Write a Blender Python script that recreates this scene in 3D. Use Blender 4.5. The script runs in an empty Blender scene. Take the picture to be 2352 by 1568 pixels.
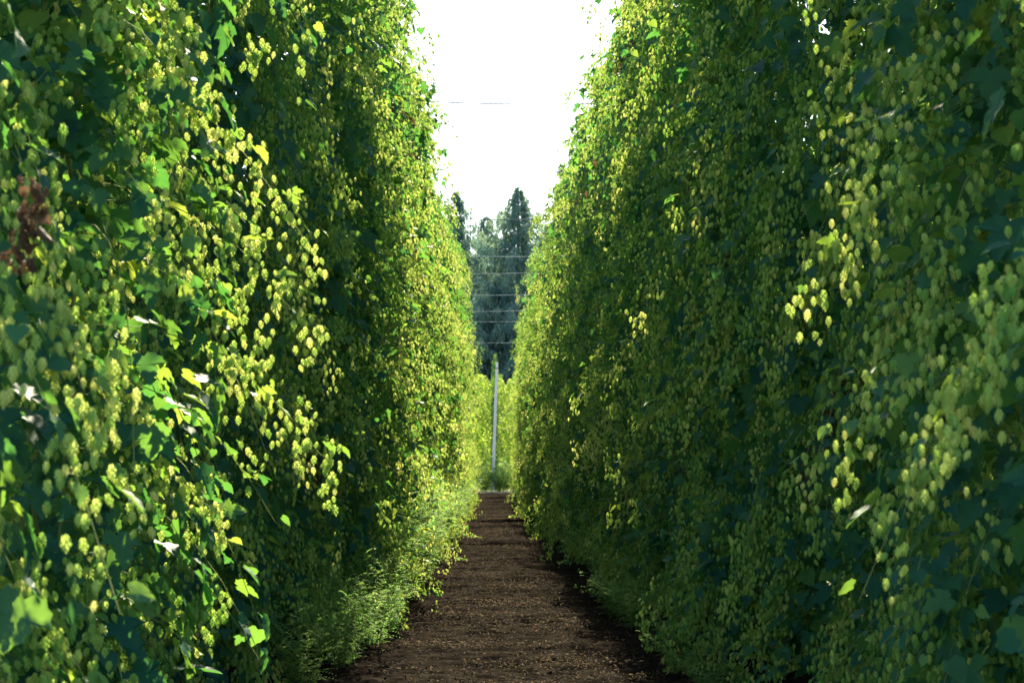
import bpy, math, random
import numpy as np
from mathutils import Vector
rng = np.random.default_rng(7); random.seed(7)
S = bpy.context.scene; C = S.collection
FPX = 3300.0; CAMH = 1.3
SUN_AZ = 2.6   # degrees, measured from +Y towards +X
SUN_EL = 36.0

# ------------------------------------------------------------ helpers
def mesh_np(name, V, F, tone=None, smooth=False):
    V = np.asarray(V, np.float32).reshape(-1, 3); F = np.asarray(F, np.int32)
    me = bpy.data.meshes.new(name); k = F.shape[1]; n = len(F)
    me.vertices.add(len(V)); me.vertices.foreach_set('co', V.ravel())
    me.loops.add(n*k); me.loops.foreach_set('vertex_index', F.ravel())
    me.polygons.add(n); me.polygons.foreach_set('loop_start', np.arange(0, n*k, k, dtype=np.int32))
    me.polygons.foreach_set('loop_total', np.full(n, k, np.int32))
    if smooth: me.polygons.foreach_set('use_smooth', np.ones(n, bool))
    if tone is not None:
        a = me.attributes.new('tone', 'FLOAT', 'FACE'); a.data.foreach_set('value', np.asarray(tone, np.float32))
    me.update(calc_edges=True); return me
def link(name, me, mat=None, parent=None):
    o = bpy.data.objects.new(name, me); C.objects.link(o)
    if mat and len(me.materials) == 0: me.materials.append(mat)
    if parent: o.parent = parent
    return o
def tag(o, label=None, cat=None, group=None, kind=None):
    if label: o['label'] = label
    if cat: o['category'] = cat
    if group: o['group'] = group
    if kind: o['kind'] = kind
    return o
def empty(name, loc, label, cat, group=None):
    o = bpy.data.objects.new(name, None); C.objects.link(o); o.location = loc
    o.empty_display_size = .2
    return tag(o, label, cat, group)
def nrm(a): return a/np.maximum(np.linalg.norm(a, axis=-1, keepdims=True), 1e-9)
def frames(d, n):
    y = nrm(d); z = nrm(n-(n*y).sum(-1, keepdims=True)*y); x = np.cross(y, z)
    return np.stack([x, y, z], -1)
def scatter(T, TF, P, R, s, tone):
    s = np.asarray(s)
    if s.ndim == 1: s = s[:, None]
    V = np.einsum('nij,nvj->nvi', R, T[None]*s[:, None, :]) + P[:, None, :]
    F = TF[None] + (np.arange(len(P))*len(T))[:, None, None]
    return V.reshape(-1, 3), F.reshape(-1, TF.shape[1]), np.repeat(tone, len(TF))
def tube(path, rad, k=5):
    path = np.asarray(path, float); n = len(path); rad = np.broadcast_to(rad, n)
    t = nrm(np.gradient(path, axis=0)); ref = np.where(np.abs(t[:, 2:3]) > .9, [[1., 0, 0]], [[0, 0, 1.]])
    a = nrm(np.cross(t, ref)); b = np.cross(t, a)
    an = np.linspace(0, 2*math.pi, k, endpoint=False)
    V = path[:, None]+rad[:, None, None]*(a[:, None]*np.cos(an)[None, :, None]+b[:, None]*np.sin(an)[None, :, None])
    F = [[i*k+j, i*k+(j+1) % k, (i+1)*k+(j+1) % k, (i+1)*k+j] for i in range(n-1) for j in range(k)]
    return V.reshape(-1, 3), np.array(F)
def join(parts):
    V = []; F = []; T = []; o = 0
    for p in parts:
        V.append(p[0]); F.append(p[1]+o); o += len(p[0])
        if len(p) > 2: T.append(p[2])
    return np.concatenate(V), np.concatenate(F), (np.concatenate(T) if T else None)

# ------------------------------------------------------------ materials
def newmat(name):
    m = bpy.data.materials.new(name); m.use_nodes = True; nt = m.node_tree; nt.nodes.clear()
    return m, nt, nt.nodes.new('ShaderNodeOutputMaterial')
def ramp(nt, stops):
    r = nt.nodes.new('ShaderNodeValToRGB'); e = r.color_ramp.elements
    while len(e) < len(stops): e.new(.5)
    for el, (p, c) in zip(e, stops): el.position = p; el.color = (*c, 1)
    return r
def foliage(name, stops, tstops, trans=.4, rough=.45, spec=.4):
    m, nt, out = newmat(name); L = nt.links.new
    at = nt.nodes.new('ShaderNodeAttribute'); at.attribute_name = 'tone'
    no = nt.nodes.new('ShaderNodeTexNoise'); no.inputs['Scale'].default_value = 30; no.inputs['Detail'].default_value = 3
    tc = nt.nodes.new('ShaderNodeTexCoord'); L(tc.outputs['Object'], no.inputs['Vector'])
    ma = nt.nodes.new('ShaderNodeMath'); ma.operation = 'MULTIPLY_ADD'; ma.inputs[1].default_value = .16; L(no.outputs['Fac'], ma.inputs[0])
    sb = nt.nodes.new('ShaderNodeMath'); sb.operation = 'SUBTRACT'; sb.inputs[1].default_value = .08
    L(at.outputs['Fac'], sb.inputs[0]); L(sb.outputs[0], ma.inputs[2])
    r1 = ramp(nt, stops); r2 = ramp(nt, tstops); L(ma.outputs[0], r1.inputs[0]); L(ma.outputs[0], r2.inputs[0])
    p = nt.nodes.new('ShaderNodeBsdfPrincipled'); p.inputs['Roughness'].default_value = rough
    p.inputs['Specular IOR Level'].default_value = spec; L(r1.outputs[0], p.inputs['Base Color'])
    t = nt.nodes.new('ShaderNodeBsdfTranslucent'); L(r2.outputs[0], t.inputs['Color'])
    mx = nt.nodes.new('ShaderNodeMixShader'); mx.inputs[0].default_value = trans
    L(p.outputs[0], mx.inputs[1]); L(t.outputs[0], mx.inputs[2]); L(mx.outputs[0], out.inputs[0])
    return m
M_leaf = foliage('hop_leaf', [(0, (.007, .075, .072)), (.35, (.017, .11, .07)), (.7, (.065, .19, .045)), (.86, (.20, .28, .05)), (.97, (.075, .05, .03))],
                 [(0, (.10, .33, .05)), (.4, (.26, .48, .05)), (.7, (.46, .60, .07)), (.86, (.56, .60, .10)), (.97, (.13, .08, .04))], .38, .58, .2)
M_cone = foliage('hop_cone', [(0, (.10, .29, .08)), (.4, (.26, .47, .13)), (.8, (.50, .62, .21)), (.97, (.075, .05, .033))],
                 [(0, (.34, .54, .08)), (.4, (.60, .72, .16)), (.8, (.90, .88, .32)), (.97, (.13, .08, .045))], .46, .6, .2)
M_weed = foliage('weed_leaf', [(0, (.03, .12, .05)), (.5, (.07, .20, .06)), (1, (.20, .32, .09))],
                 [(0, (.12, .36, .06)), (.5, (.24, .48, .09)), (1, (.44, .58, .15))], .40, .6, .2)
M_bright = foliage('hop_leaf_painted_sunlit', [(0, (.18, .34, .05)), (.5, (.36, .52, .10)), (1, (.58, .64, .18))],
                 [(0, (.48, .66, .07)), (1, (.86, .88, .28))], .45, .6, .2)  # brighter copy of the hop leaf, sunshine painted in for the cross row
M_spruce = foliage('hazy_spruce_needle', [(0, (.065, .145, .15)), (.5, (.11, .21, .205)), (1, (.17, .28, .23))],
                 [(0, (.09, .19, .15)), (.5, (.18, .32, .22)), (1, (.3, .42, .22))], .40, .7, .1)  # needles paled and blued, distance haze painted into the colour
def plain(name, c1, c2, scale=12, rough=.8, bump=.0, stretch=(1, 1, 1), spec=.2):
    m, nt, out = newmat(name); L = nt.links.new
    tc = nt.nodes.new('ShaderNodeTexCoord'); mp = nt.nodes.new('ShaderNodeMapping'); mp.inputs['Scale'].default_value = stretch
    no = nt.nodes.new('ShaderNodeTexNoise'); no.inputs['Scale'].default_value = scale; no.inputs['Detail'].default_value = 8
    L(tc.outputs['Object'], mp.inputs[0]); L(mp.outputs[0], no.inputs['Vector'])
    r = ramp(nt, [(.35, c1), (.65, c2)]); L(no.outputs['Fac'], r.inputs[0])
    p = nt.nodes.new('ShaderNodeBsdfPrincipled'); p.inputs['Roughness'].default_value = rough; p.inputs['Specular IOR Level'].default_value = spec
    L(r.outputs[0], p.inputs['Base Color'])
    if bump:
        b = nt.nodes.new('ShaderNodeBump'); b.inputs['Strength'].default_value = bump; b.inputs['Distance'].default_value = .03
        L(no.outputs['Fac'], b.inputs['Height']); L(b.outputs[0], p.inputs['Normal'])
    L(p.outputs[0], out.inputs[0]); return m
M_stem = plain('bine_stem', (.10, .16, .05), (.20, .25, .08), 20)
M_wstem = plain('weed_stem', (.06, .13, .03), (.12, .20, .05), 20)
M_wood = plain('pole_wood', (.50, .50, .50), (.68, .68, .67), 6, .8, .3, (8, 8, .6))
M_wire = plain('galvanised_wire', (.08, .10, .12), (.14, .16, .19), 3, .8)
M_wire2 = plain('wire_painted_lit', (.32, .37, .41), (.46, .51, .56), 3, .6)  # same galvanised wire made paler, its lit look put into the colour
M_bark = plain('spruce_bark', (.08, .06, .045), (.14, .11, .08), 8)
M_gravel = plain('gravel', (.16, .15, .13), (.26, .24, .21), 14, .9)
M_field = plain('field_soil', (.05, .06, .025), (.09, .075, .04), 1.5, .95)
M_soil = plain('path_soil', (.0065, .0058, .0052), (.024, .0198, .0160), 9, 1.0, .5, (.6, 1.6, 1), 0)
M_litter_streak = foliage('litter_sun_streak', [(0, (.008, .007, .006)), (.5, (.020, .0165, .0125)), (1, (.095, .066, .034))], [(0, (.03, .02, .012)), (1, (.18, .12, .05))], .15, .9, .05)  # dark tones for the clods, pale tones paint the sunlit streaks

# ------------------------------------------------------------ templates
def leaf_template(lobed=True):
    if lobed: h = [(.0, .06), (.15, -.12), (.27, -.06), (.36, -.10), (.44, .06), (.56, .14), (.57, .27), (.70, .42), (.52, .40), (.42, .46), (.28, .44), (.35, .60), (.29, .68), (.30, .80), (.18, .88), (.14, 1.0), (0, 1.14)]
    else: h = [(0, .05), (.18, -.08), (.32, -.03), (.36, .08), (.46, .22), (.42, .38), (.43, .50), (.32, .64), (.28, .76), (.15, .88), (.1, .99), (0, 1.1)]
    o = h + [(-x, y) for x, y in h[-2:0:-1]]
    P = np.array([(0, .38)]+o); z = .30*np.abs(P[:, 0])-.26*np.maximum(P[:, 1]-.2, 0)**2-.25*P[:, 0]**2
    z[1::3] += .03
    V = np.column_stack([P, z]); n = len(o)
    F = np.array([[0, 1+(i+1) % n, 1+i] for i in range(n)])
    return V-np.array([0, .06, 0]), F
LT = leaf_template(True); LH = leaf_template(False)
def cone_template(layers=6, per=5):
    V = []; F = []
    for k in range(layers):
        u = k/(layers-1); z = -.03-.78*u; r = .29*math.sin(math.pi*(.22+.72*u))**.8
        for j in range(per):
            a = 2*math.pi*(j+.5*(k % 2))/per; w = .62; b = len(V)
            def q(an, rr, zz): return (rr*math.cos(an), rr*math.sin(an), zz)
            V += [q(a, r*.55, z+.07), q(a-w, r*.92, z-.10), q(a+w, r*.92, z-.10), q(a, r*1.22, z-.14), q(a, r*.86, z-.33)]
            F += [(b, b+1, b+3), (b, b+3, b+2), (b+1, b+4, b+3), (b+2, b+3, b+4)]
    return np.array(V), np.array(F)
CT = cone_template(5, 4); CL = cone_template(3, 4)

HP = [0, .25, .8, 1.5, 2.5, 4, 5.5, 6.5, 7.1]; RP = [.44, .52, .58, .62, .64, .68, .66, .50, .2]
def build_hop(seed, hi=True, height=6.95):
    g = np.random.default_rng(seed)
    parts = []
    for s in range(3):                                   # bines twining up their string
        hh = np.linspace(0, height-.2, 60); ph = s*2.1+hh*2.6
        rr = .03+.03*np.minimum(hh, 2)
        p = tube(np.column_stack([rr*np.cos(ph), rr*np.sin(ph), hh]), .007, 4); parts.append(p)
    LP, LD, LN, LS, LTn = [], [], [], [], []; CP, CA, CS, CTn = [], [], [], []
    nl = 205; pa, pb, pc = g.random(3)*6.28
    for i in range(nl):
        h0 = .18+(height-.25)*((i+g.random())/nl)
        if i % 14 == 0: h0 = g.uniform(.15, .9)
        az = i*2.39996+g.normal(0, .35); out = np.array([math.cos(az), math.sin(az), 0])
        bulge = 1+.37*math.sin(h0*2.3+pa+az)+.28*math.sin(h0*4.7+pb-2*az)
        R = np.interp(h0, HP, RP)*g.uniform(.64, 1.05)*bulge
        if g.random() < .05 and h0 < 6.0: R *= 1.35
        R = min(R, .60 if h0 > 5.4 else .86)
        rise = g.uniform(.02, .22); droop = g.uniform(.3, 1.1)*R/.65
        side = np.array([-out[1], out[0], 0])*g.normal(0, .18)
        t = np.linspace(0, 1, 8)[:, None]
        pth = np.array([0, 0, h0])+out*(.06+R*t**.9)+side*t**2*R+np.array([0, 0, 1])*(rise*t-droop*t**2.2)
        pth[:, 2] = np.maximum(pth[:, 2], .04)
        parts.append(tube(pth, np.linspace(.0026, .0013, 8), 3))
        ctone = g.normal(.36, .20); dead = g.random() < .012; yel = g.random() < .08; leafy = g.random() < .30
        for tt in np.linspace(.22, 1, 7):
            p = np.array([np.interp(tt, t[:, 0], pth[:, k]) for k in range(3)])
            for q in (-1, 1, 2):
                if g.random() < (.12 if tt < .5 else .25) or (q == 2 and not leafy): continue
                a2 = az+q*g.uniform(.5, 1.5); o2 = np.array([math.cos(a2), math.sin(a2), 0])
                LP.append(p+o2*g.uniform(.02, .07)+[0, 0, g.uniform(-.02, .05)])
                d = o2*.6+out*.35+np.array([0, 0, -g.uniform(.2, 1.1)])+g.normal(0, .25, 3)
                LD.append(d); LN.append(out*.7+np.array([0, 0, .75])+g.normal(0, .35, 3))
                LS.append(g.uniform(.03, .105)*(1.2-.55*tt)); LTn.append(1.06 if dead else min(.72, (.56 if yel else 0)+(ctone-.10)*(.3 if yel else 1)+g.normal(0, .13)))
            if tt > .40 and g.random() < (.38 if leafy else .93):
                m = g.integers(9, 30)
                base = p+g.normal(0, .012, 3)+out*.03
                off = g.normal(0, 1, (m, 3))*[.026, .026, .060]+[0, 0, -.055]
                for o in off:
                    CP.append(base+o); ax = np.array([0, 0, 1.])+g.normal(0, .22, 3)-out*.12
                    CA.append(ax); CS.append(g.uniform(.022, .039)); CTn.append(1.06 if dead else min(.80, ctone*.8+.04+g.normal(0, .17)))
    nb = 1250                                              # older, larger leaves closer to the bines
    hb = g.random(nb)*(height-.5)+.1; ab = g.random(nb)*2*math.pi
    rb = np.interp(hb, HP, RP)*np.sqrt(g.random(nb))*.85
    ob = np.column_stack([np.cos(ab), np.sin(ab), 0*ab])
    BP = ob*rb[:, None]; BP[:, 2] = hb
    BD = ob*.5+g.normal(0, .4, (nb, 3)); BD[:, 2] -= .9
    BN = ob*.9+g.normal(0, .3, (nb, 3)); BN[:, 2] += .5
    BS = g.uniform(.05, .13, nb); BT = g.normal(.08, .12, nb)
    LP = np.array(LP); LD = np.array(LD); LN = np.array(LN); LS = np.array(LS); LTn = np.clip(np.array(LTn), 0, 1.06)
    hl = g.random(len(LP)) < .4
    R1 = frames(LD, LN)
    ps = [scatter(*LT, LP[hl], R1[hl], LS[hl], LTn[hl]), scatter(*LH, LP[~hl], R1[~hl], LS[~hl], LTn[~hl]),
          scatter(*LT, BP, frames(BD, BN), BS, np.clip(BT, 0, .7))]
    V, F, T = join(ps); leaves = mesh_np('hop_leaves', V, F, T); leaves.materials.append(M_leaf)
    CP = np.array(CP); CA = np.array(CA); CS = np.array(CS); CTn = np.clip(np.array(CTn), 0, 1.06)
    an = g.random(len(CP))*6.28; dd = np.column_stack([np.cos(an), np.sin(an), 0*an])
    Rm = frames(dd, CA)                                   # z column ~ near CA
    V, F, T = scatter(*(CT if hi else CL), CP, Rm, CS, CTn)
    cones = mesh_np('hop_cones', V, F, T); cones.materials.append(M_cone)
    V, F, _ = join(parts) ; stem = mesh_np('bine', V, F); stem.materials.append(M_stem)
    return dict(leaves=leaves, cones=cones, stem=stem, CP=CP, Rm=Rm, CS=CS, CTn=CTn)
NV = 6
VAR = [build_hop(100+i, i < 3) for i in range(NV)]
single_cones = []
for q in range(5):
    m = mesh_np('hop_cone', CT[0]*.033, CT[1], np.full(len(CT[1]), .2+.14*q)); m.materials.append(M_cone); single_cones.append(m)

ORD = ['Nearest', 'Second', 'Third', 'Fourth', 'Fifth', 'Sixth', 'Seventh', 'Eighth', 'Ninth', 'Tenth']
from mathutils import Matrix
def hop(x, y, v, rz, sc, label, group=None, split=0, bright=False):
    r = empty('hop_plant', (x, y, 0), label, 'hop plant', group)
    r.rotation_euler = (0, 0, rz); r.scale = sc
    D = VAR[v]
    link('bine', D['stem'], None, r); lf = link('leaves', D['leaves'], None, r)
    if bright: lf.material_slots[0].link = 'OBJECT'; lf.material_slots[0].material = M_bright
    if split:
        # the cones that face the camera from this plant, each a part of its own
        Mw = Matrix.Translation((x, y, 0)) @ Matrix.Rotation(rz, 4, 'Z') @ Matrix.Diagonal((*sc, 1))
        A = np.array(Mw); W = D['CP']@A[:3, :3].T+A[:3, 3]
        px = 1155+FPX*W[:, 0]/np.maximum(W[:, 1], .1); py = 1095-FPX*(W[:, 2]-CAMH)/np.maximum(W[:, 1], .1)
        ok = (px > 20) & (px < 2380) & (py > 20) & (py < 1580)
        score = np.where(ok, np.abs(W[:, 0]), 99)
        pick = np.argsort(score)[:split]; keep = np.ones(len(W), bool); keep[pick] = False
        V, F, T = scatter(*CT, D['CP'][keep], D['Rm'][keep], D['CS'][keep], D['CTn'][keep])
        cm = mesh_np('hop_cones', V, F, T); cm.materials.append(M_cone)
        c = link('cones', cm, None, r); c['kind'] = 'stuff'
        for k in pick:
            o = link('hop_cone', single_cones[int(min(4, max(0, (D['CTn'][k]-.15)/.14)))], None, r)
            R3 = Matrix(D['Rm'][k].tolist()).to_4x4()
            o.matrix_local = Matrix.Translation(D['CP'][k].tolist()) @ R3 @ Matrix.Scale(float(D['CS'][k])/.033, 4)
    else:
        c = link('cones', D['cones'], None, r); c['kind'] = 'stuff'
    return r
# ------------------------------------------------------------ the two rows of hops
FIX = {-1: {0: (-1.62, 1.05, .80), 1: (-1.50, 1.12, .82), 2: (-2.06, .98, .82), 3: (-2.02, .98, .82), 4: (-1.76, 1.05, .8)},
       1: {0: (1.78, 1.05, .80), 1: (1.84, 1.12, .82), 2: (2.14, .98, .90), 3: (2.14, 1.0, .90), 4: (2.04, 1.0, .90), 5: (1.88, 1.1, .85)}}
def row(side, word):
    rr = random.Random(3 if side < 0 else 4); sp = 1.22
    n = int((66.3-3.35)/sp)+1
    for i in range(n):
        y = 3.4+sp*i+rr.uniform(-.12, .12)
        x = -1.76 if side < 0 else 2.0
        x += rr.uniform(-.22, .22)
        inn = np.interp(y, [9, 16, 25, 31, 37, 42, 50, 66], [0, .38, .32, .40, .44, .34, .12, -.06]) if side < 0 else np.interp(y, [9, 16, 25, 35, 50, 66], [0, .20, .32, .36, .30, .16]); x -= side*inn
        sx = rr.uniform(.92, 1.2); sz = rr.uniform(.93, 1.03); sy = rr.uniform(.72, .88)
        if i in FIX[side]: x, sx, sy = FIX[side][i]
        v = i % 3 if i < 9 else rr.randrange(NV)
        rz = rr.choice([0, math.pi])+rr.uniform(-.35, .35); sc = (sx, sy, sz)
        if i < 10:
            extra = {0: 'filling the %s edge of the picture' % word, 1: 'its side arms bulging into the aisle' if side < 0 else 'beside the one at the right edge',
                     2: 'in shade behind the bulging one' if side < 0 else 'set back in shade'}.get(i, 'dense with pale cones')
            r = hop(x, y, v, rz, sc, '%s hop plant from the camera, %s row, %s' % (ORD[i], word, extra), 'hop plants of the %s row' % word, 100 if i < 3 else 0)
            if side < 0 and i == 0:
                g = np.random.default_rng(5); m = 46                   # withered brown cluster on the near left plant
                Pd = np.column_stack([g.normal(0, .016, m), g.normal(0, .018, m), -np.linspace(0, .19, m)]); Pd[:, 0] += Pd[:, 2]*.12
                Rd = frames(g.normal(0, 1, (m, 3))*[1, 1, .1], g.normal(0, .4, (m, 3))+[0, 0, 1])
                ml = 6; Pl = np.column_stack([g.normal(0, .01, ml), g.normal(0, .01, ml), -np.linspace(.02, .17, ml)])
                dl = g.normal(0, .5, (ml, 3))-[0, 0, 1]
                Vd, Fd, Td = join([scatter(*CT, Pd, Rd, g.uniform(.018, .030, m), np.full(m, 1.06)), scatter(*LH, Pl, frames(dl, g.normal(0, 1, (ml, 3))), g.uniform(.025, .04, ml), np.full(ml, 1.06))])
                dc = link('withered_cone_cluster', mesh_np('withered_cone_cluster', Vd, Fd, Td), M_cone)
                dc.parent = r; dc['label'] = 'withered brown cone cluster near the left edge of the picture'
                W = Matrix.Translation((-.95, 2.90, 1.90)); Mr = Matrix.Translation((x, y, 0)) @ Matrix.Rotation(rz, 4, 'Z') @ Matrix.Diagonal((*sc, 1))
                dc.matrix_local = Mr.inverted() @ W
        else:
            seg = 'middle' if i < 26 else 'distant'
            hop(x, y, v, rz, sc, 'hop plant merged into the %s stretch of the %s row' % (seg, word), '%s hop plants of the %s row' % (seg, word))
    # the next row over, glimpsed only through gaps
    for k in range(42):
        hop(side*5.5+rr.uniform(-.1, .1), 7+1.4*k, rr.randrange(3, NV), rr.uniform(0, 6), (1.05, 1.05, rr.uniform(.98, 1.06)), 'hop plant of the next row beyond the %s row, glimpsed through gaps' % word, 'hop plants of the next row over on the %s' % word)
row(-1, 'left'); row(1, 'right')

# ------------------------------------------------------------ ground
def grid(x0, x1, y0, y1, nx, ny, fz):
    X, Y = np.meshgrid(np.linspace(x0, x1, nx), np.linspace(y0, y1, ny)); Z = fz(X, Y)
    V = np.column_stack([X.ravel(), Y.ravel(), Z.ravel()])
    i = (np.arange(ny-1)[:, None]*nx+np.arange(nx-1)[None]).ravel()
    return V, np.column_stack([i, i+1, i+nx+1, i+nx])
V, F = grid(-500, 500, -60, 900, 30, 30, lambda X, Y: 0*X-.10)
tag(link('ground', mesh_np('ground', V, F), M_field), kind='structure')
def smooth_noise(shape, cell, seed):
    g = np.random.default_rng(seed); a = g.normal(0, 1, (shape[0]//cell[0]+3, shape[1]//cell[1]+3))
    yi = np.arange(shape[0])/cell[0]; xi = np.arange(shape[1])/cell[1]
    y0 = yi.astype(int); x0 = xi.astype(int); fy = (yi-y0)[:, None]; fx = (xi-x0)[None]
    fy = fy*fy*(3-2*fy); fx = fx*fx*(3-2*fx)
    return (a[y0][:, x0]*(1-fy)*(1-fx)+a[y0+1][:, x0]*fy*(1-fx)+a[y0][:, x0+1]*(1-fy)*fx+a[y0+1][:, x0+1]*fy*fx)
def soil(X, Y):
    s = X.shape; z = .026*smooth_noise(s, (7, 40), 1)+.012*smooth_noise(s, (3, 9), 2)+.006*smooth_noise(s, (1, 1), 3)+.02*smooth_noise(s, (60, 40), 5)
    return np.maximum(z, -.065) + .03*np.clip(np.abs(X-.1)-.9, 0, 1)
V, F = grid(-3.2, 3.4, 1.0, 69, 150, 2100, soil)
tag(link('path', mesh_np('path', V, F, smooth=True), M_soil), kind='structure')
V, F = grid(-60, 60, 74.4, 76, 60, 4, lambda X, Y: 0*X-.02)
tag(link('road', mesh_np('road', V, F), M_gravel), kind='structure')
# litter on the path: clods everywhere, pale straw drifts painting in sunlit streaks
g = np.random.default_rng(11); n1 = 30000; n2 = 24000; nd = 260
P1 = np.column_stack([g.uniform(-1.3, 1.5, n1), 5+60*g.random(n1)**1.5, g.uniform(-.02, .04, n1)])
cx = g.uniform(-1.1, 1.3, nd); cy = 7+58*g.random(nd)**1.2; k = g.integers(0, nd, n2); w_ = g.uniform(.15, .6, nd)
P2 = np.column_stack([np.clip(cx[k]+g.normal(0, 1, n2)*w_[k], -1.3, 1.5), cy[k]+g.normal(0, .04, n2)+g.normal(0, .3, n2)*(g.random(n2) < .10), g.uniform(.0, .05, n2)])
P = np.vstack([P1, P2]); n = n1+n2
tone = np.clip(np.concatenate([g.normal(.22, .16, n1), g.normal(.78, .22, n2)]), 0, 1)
TV = np.array([(-.5, 0, 0), (.5, 0, .05), (.3, .5, .3), (-.35, .55, .15), (0, .25, .5)]); TF = np.array([(0, 1, 4), (1, 2, 4), (2, 3, 4), (3, 0, 4)])
dd = g.normal(0, 1, (n, 3)); dd[:, 2] *= .2; nn = g.normal(0, .3, (n, 3)); nn[:, 2] += 1
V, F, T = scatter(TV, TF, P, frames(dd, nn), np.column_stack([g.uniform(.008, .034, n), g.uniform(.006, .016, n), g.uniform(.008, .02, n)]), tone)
tag(link('litter_and_sun_streaks', mesh_np('litter_and_sun_streaks', V, F, T), M_litter_streak), 'brown clods and litter on the soil path, pale drifts painted as sunlit streaks', 'litter', kind='stuff')

# ------------------------------------------------------------ weeds at the foot of the rows
def build_weed(seed, H=.8):
    g = np.random.default_rng(seed); st = []; P = []; D = []; N = []; Tn = []; Sz = []
    for i in range(25):
        az = g.random()*6.28; o = np.array([math.cos(az), math.sin(az), 0]); lean = g.uniform(.1, .75); h = H*g.uniform(.5, 1.2)
        t = np.linspace(0, 1, 8)[:, None]; base = o*g.uniform(0, .14); bt = g.normal(.5, .15)
        p = base+o*lean*h*t**1.6+np.array([0, 0, 1])*h*(t-.15*t**3); st.append(tube(p, np.linspace(.0035, .0012, 8), 3))
        for tt in np.linspace(.08, 1, 17):
            c = np.array([np.interp(tt, t[:, 0], p[:, k]) for k in range(3)]); a2 = g.random()*6.28
            d = np.array([math.cos(a2), math.sin(a2), g.uniform(.2, 1.0)]); L = g.uniform(.08, .24)*(1.15-.7*tt)
            for s in np.linspace(.15, 1, 8):
                for q in (-1, 1):
                    sd = np.array([-d[1], d[0], 0])*q
                    P.append(c+d*L*s+np.array([0, 0, -.4*L*s*s])); D.append(d*.7+sd+g.normal(0, .25, 3)); N.append(np.array([0, 0, 1])+g.normal(0, .4, 3))
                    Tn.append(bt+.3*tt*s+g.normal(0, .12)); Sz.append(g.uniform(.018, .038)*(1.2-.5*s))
    P = np.array(P); k = len(P); TV = np.array([(0, 0, 0), (.22, .4, .03), (.06, .55, .03), (0, 1, -.05), (-.06, .55, .03), (-.22, .4, .03)]); TF = np.array([(0, 1, 2), (0, 2, 3), (0, 3, 4), (0, 4, 5)])
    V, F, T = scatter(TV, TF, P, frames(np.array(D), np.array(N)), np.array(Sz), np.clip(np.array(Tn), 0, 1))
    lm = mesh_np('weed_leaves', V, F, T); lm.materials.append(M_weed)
    V, F, _ = join(st); sm = mesh_np('weed_stems', V, F); sm.materials.append(M_wstem); return lm, sm
WV = [build_weed(50+i) for i in range(4)]
def weed(x, y, s, label, group=None, name='weed'):
    r = empty(name, (x, y, 0), label, 'weed' if name == 'weed' else 'shrub', group); r.rotation_euler = (0, 0, random.uniform(0, 6.28)); r.scale = s
    a, b = random.choice(WV); link('leaves', a, None, r); link('stems', b, None, r)
y = 8.4; i = 0
while y < 62:
    s = random.uniform(.55, .9)+(.45 if 13 < y < 34 else .0)
    lab = ('%s feathery green weed from the camera at the foot of the left hop row' % ORD[i]) if i < 8 else 'feathery weed blending into the far green fringe of the left row'
    weed((-.98 if y < 34 else -1.26)+random.uniform(-.18, .12), y, (s*.95, s*.95, s*1.1), lab, 'weeds along the left row' if i < 8 else 'far weeds along the left row')
    y += random.uniform(.5, 1.0) + (0 if y < 36 else .5); i += 1
y = 8.2; i = 0
while y < 62:
    s = random.uniform(.3, .6)
    lab = ('%s low green weed from the camera at the foot of the right hop row' % ORD[i]) if i < 6 else 'low weed blending into the far green fringe of the right row'
    weed((1.18 if y < 14 else 1.30 if y < 34 else 1.42)+random.uniform(-.10, .14), y, (s*1.2, s*1.2, s), lab, 'weeds along the right row' if i < 6 else 'far weeds along the right row')
    y += random.uniform(.7, 1.6); i += 1

# ------------------------------------------------------------ beyond the rows
for k, (x, y, s) in enumerate([(-1.3, 77.6, 2.3), (-.5, 77.0, 2.1), (.4, 77.3, 2.2), (1.2, 76.9, 2.1), (2.0, 77.8, 2.0), (-2.2, 77.9, 2.0)]):
    weed(x, y, (s*1.3, s*1.3, s), ['low bushy green shrub left of the pale pole foot, beyond the gravel track', 'low green shrub just left of the pole foot, beyond the gravel track', 'low green shrub just right of the pole foot, beyond the gravel track',
        'low green shrub beyond the gravel track, nearest the right hop row', 'low shrub beyond the gravel track, behind the end of the right row', 'low shrub beyond the gravel track, behind the end of the left row'][k], 'shrubs beyond the gravel track', 'shrub')
k = 0
for x in np.arange(-4.5, 4.6, .95):
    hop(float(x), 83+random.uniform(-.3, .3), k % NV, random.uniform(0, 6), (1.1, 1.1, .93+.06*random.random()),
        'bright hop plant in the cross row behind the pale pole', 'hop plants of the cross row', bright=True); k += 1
# pole
px0 = .0
pr = empty('trellis_pole', (px0, 79, 0), 'pale weathered wooden pole leaning slightly at the far end of the aisle', 'pole')
V, F = tube([(0, 0, 0), (.08, 0, 2.5), (.16, 0, 5), (.235, 0, 7.15)], [.095, .088, .08, .075], 14)
link('shaft', mesh_np('shaft', V, F, smooth=True), M_wood, pr)
V, F = tube([(.235, 0, 7.13), (.2355, 0, 7.16), (.236, 0, 7.18), (.2362, 0, 7.185)], [.084, .084, .065, .001], 14); link('cap', mesh_np('cap', V, F), M_wood, pr)
V, F = tube([(.224, 0, 6.82), (.225, 0, 6.85), (.226, 0, 6.88)], [.084, .09, .084], 14); link('wire_collar', mesh_np('wire_collar', V, F), M_wire, pr)
hop(.1, 80.8, 2, 1.0, (.40, .40, 1.12), 'thin leafy hop plant rising above the top of the pale pole')
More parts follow.
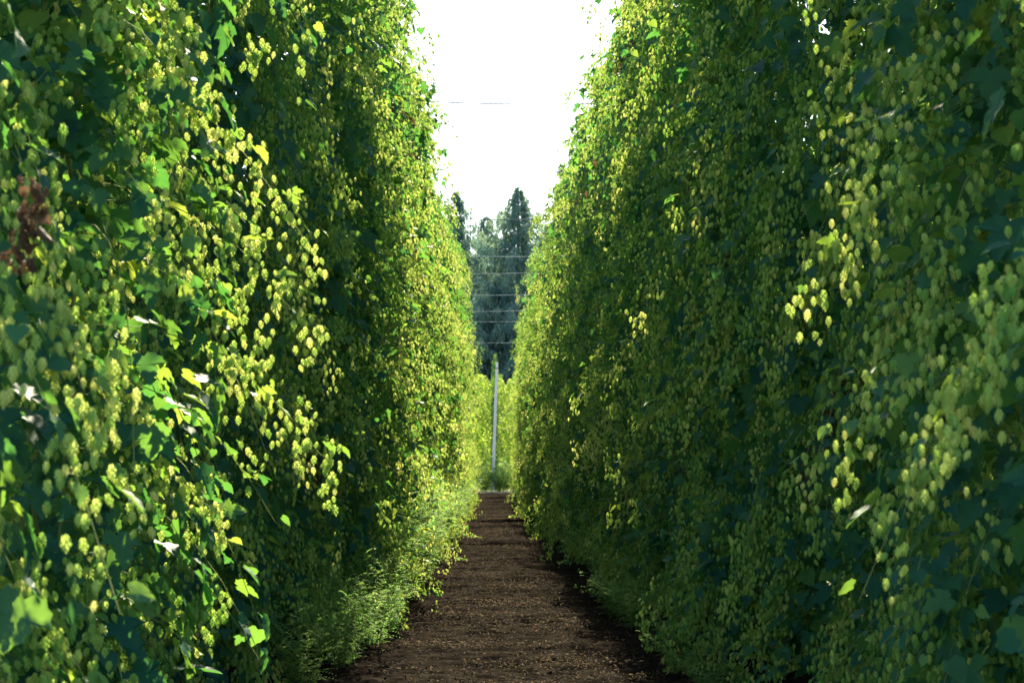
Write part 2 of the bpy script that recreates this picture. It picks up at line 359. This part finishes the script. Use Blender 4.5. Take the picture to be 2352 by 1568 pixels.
# wires across the aisle
wz = [20.1, 25, 30, 35, 38.2, 43, 47.7, 51.5, 60]
names = ['Highest thin wire crossing the white sky between the hop rows', 'Faint second wire from the top crossing the white sky']
for k, y in enumerate(wz):
    t = np.linspace(-1, 1, 13); tilt = random.uniform(-.05, .06)
    pth = np.column_stack([t*2.6, y+t*.1, 6.66-random.uniform(.03, .10)*(1-t*t)+tilt*t])
    V, F = tube(pth, .0095 if k < 3 else .0055, 5)
    lab = names[k] if k < 2 else '%s wire from the top, spanning the aisle in front of the conifers' % ORD[k] if k < 7 else ['Lowest', 'Second lowest'][8-k]+' wire spanning the far end of the aisle above the pole'
    tag(link('trellis_wire', mesh_np('trellis_wire', V, F, smooth=True), M_wire if k < 3 else M_wire2), lab, 'wire', 'trellis wires across the aisle')

# ------------------------------------------------------------ conifers
def conifer(x, y, H, W, seed, label, group='conifers beyond the hop yard'):
    g = np.random.default_rng(seed); r = empty('conifer_tree', (x, y, 0), label, 'tree', group)
    V, F = tube([(0, 0, -.1), (0, 0, H*.5), (.05, 0, H*.94), (.05, 0, H)], [.45, .27, .05, .02], 9); link('trunk', mesh_np('trunk', V, F, smooth=True), M_bark, r)
    limbs = []; P = []; D = []; N = []; T = []
    nb = 320
    for i in range(nb):
        u = ((i+g.random())/nb); h = H*(.05+.95*u); az = i*2.4+g.normal(0, .3)
        L = W*(1-u)**.80*g.uniform(.3, 1.35)+.08
        o = np.array([math.cos(az), math.sin(az), 0]); t = np.linspace(0, 1, 6)[:, None]
        p = np.array([0, 0, h-.05])+o*L*t+np.array([0, 0, 1])*L*(.15*t-.40*t**1.6+.40*t**3)
        p[0, :2] = o[:2]*-.02
        limbs.append(tube(p, np.linspace(.04, .010, 6)*(1.3-u), 4))
        k = int(14+L*48); bt = g.normal(.4, .25)
        for s in g.uniform(.1, 1, k)**.8:
            c = np.array([np.interp(s, t[:, 0], p[:, j]) for j in range(3)]); q = g.choice([-1, 1])
            sd = np.array([-o[1], o[0], 0])*q; w = L*.20*(1.15-s)*g.random(); dr = g.random()**2*.8*min(1, L)
            c = c+sd*w+np.array([0, 0, -.2*w-dr*.9])
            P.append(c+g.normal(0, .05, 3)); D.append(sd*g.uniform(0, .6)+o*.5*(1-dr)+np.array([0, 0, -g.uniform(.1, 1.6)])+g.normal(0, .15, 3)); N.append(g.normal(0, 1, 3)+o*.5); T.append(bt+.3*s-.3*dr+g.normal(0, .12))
    V, F, _ = join(limbs); link('limbs', mesh_np('limbs', V, F), M_bark, r)
    P = np.array(P); n = len(P); TV = np.array([(-.06, 0, 0), (.06, 0, 0), (.08, .5, .04), (0, 1, -.05), (-.08, .5, .04)]); TF = np.array([(0, 1, 2), (0, 2, 4), (4, 2, 3)])
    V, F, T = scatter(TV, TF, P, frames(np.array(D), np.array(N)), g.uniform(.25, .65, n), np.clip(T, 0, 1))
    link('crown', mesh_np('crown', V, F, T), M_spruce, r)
def X(px, y): return (px-1155)/FPX*y
def H(py, y): return (1095-py)/FPX*y+CAMH
conifer(X(1214, 132), 132, H(430, 132), 13.5, 1, 'tall spruce with drooping boughs right of centre, highest of the conifers beyond the aisle')
conifer(X(1068, 137), 137, H(440, 137), 9.5, 2, 'tall dark spruce partly hidden behind the end of the left hop row')
conifer(X(1140, 144), 144, H(500, 144), 12, 3, 'shorter spruce standing in the dip between the two tall ones')
conifer(X(1290, 141), 141, H(515, 141), 9.5, 4, 'spruce whose top shows just beside the right hop row')
conifer(X(1165, 124), 124, H(640, 124), 11, 5, 'low dark spruce in front of the others, right behind the cross row')
conifer(X(990, 146), 146, H(470, 146), 7.5, 6, 'spruce standing behind the left hop row', 'conifers hidden by the rows')

# ------------------------------------------------------------ light, sky, camera
w = bpy.data.worlds.new('World'); S.world = w; w.use_nodes = True; nt = w.node_tree; LK = nt.links.new
sk = nt.nodes.new('ShaderNodeTexSky'); sk.sky_type = 'NISHITA'; sk.sun_disc = False
sk.sun_elevation = math.radians(SUN_EL); sk.sun_rotation = math.radians(SUN_AZ); sk.dust_density = 1.0; sk.air_density = 1.0
bg = nt.nodes['Background']; LK(sk.outputs[0], bg.inputs[0]); bg.inputs[1].default_value = .22
# added pale glow that whitens the low sky and fills shade, thinning with height
tc = nt.nodes.new('ShaderNodeTexCoord'); sp = nt.nodes.new('ShaderNodeSeparateXYZ'); LK(tc.outputs['Generated'], sp.inputs[0])
mr = nt.nodes.new('ShaderNodeMapRange'); mr.interpolation_type = 'SMOOTHSTEP'; mr.inputs[1].default_value = .30; mr.inputs[2].default_value = .90
mr.inputs[3].default_value = .88; mr.inputs[4].default_value = .22; LK(sp.outputs[2], mr.inputs[0])
bh = nt.nodes.new('ShaderNodeBackground'); bh.inputs[0].default_value = (.86, .96, 1, 1); LK(mr.outputs[0], bh.inputs[1])
ad = nt.nodes.new('ShaderNodeAddShader'); LK(bg.outputs[0], ad.inputs[0]); LK(bh.outputs[0], ad.inputs[1]); LK(ad.outputs[0], nt.nodes['World Output'].inputs[0])
L = bpy.data.lights.new('sun', 'SUN'); L.energy = 22; L.angle = math.radians(.5); L.color = (1, .87, .62)
lo = bpy.data.objects.new('sun', L); C.objects.link(lo)
az = math.radians(SUN_AZ); el = math.radians(SUN_EL)
d = Vector((math.sin(az)*math.cos(el), math.cos(az)*math.cos(el), math.sin(el)))
lo.rotation_euler = d.to_track_quat('Z', 'Y').to_euler()
cam = bpy.data.cameras.new('camera'); co = bpy.data.objects.new('camera', cam); C.objects.link(co); S.camera = co
co.location = (0, 0, CAMH); cam.sensor_width = 36; cam.lens = 36*FPX/2400; cam.clip_end = 2000; cam.clip_start = .05
co.rotation_euler = (math.radians(90)+math.atan(295/FPX), 0, -math.atan(45/FPX))
cam.dof.use_dof = True; cam.dof.focus_distance = 9; cam.dof.aperture_fstop = 5.6
S.view_settings.view_transform = 'Standard'; S.view_settings.look = 'None'; S.view_settings.exposure = 0
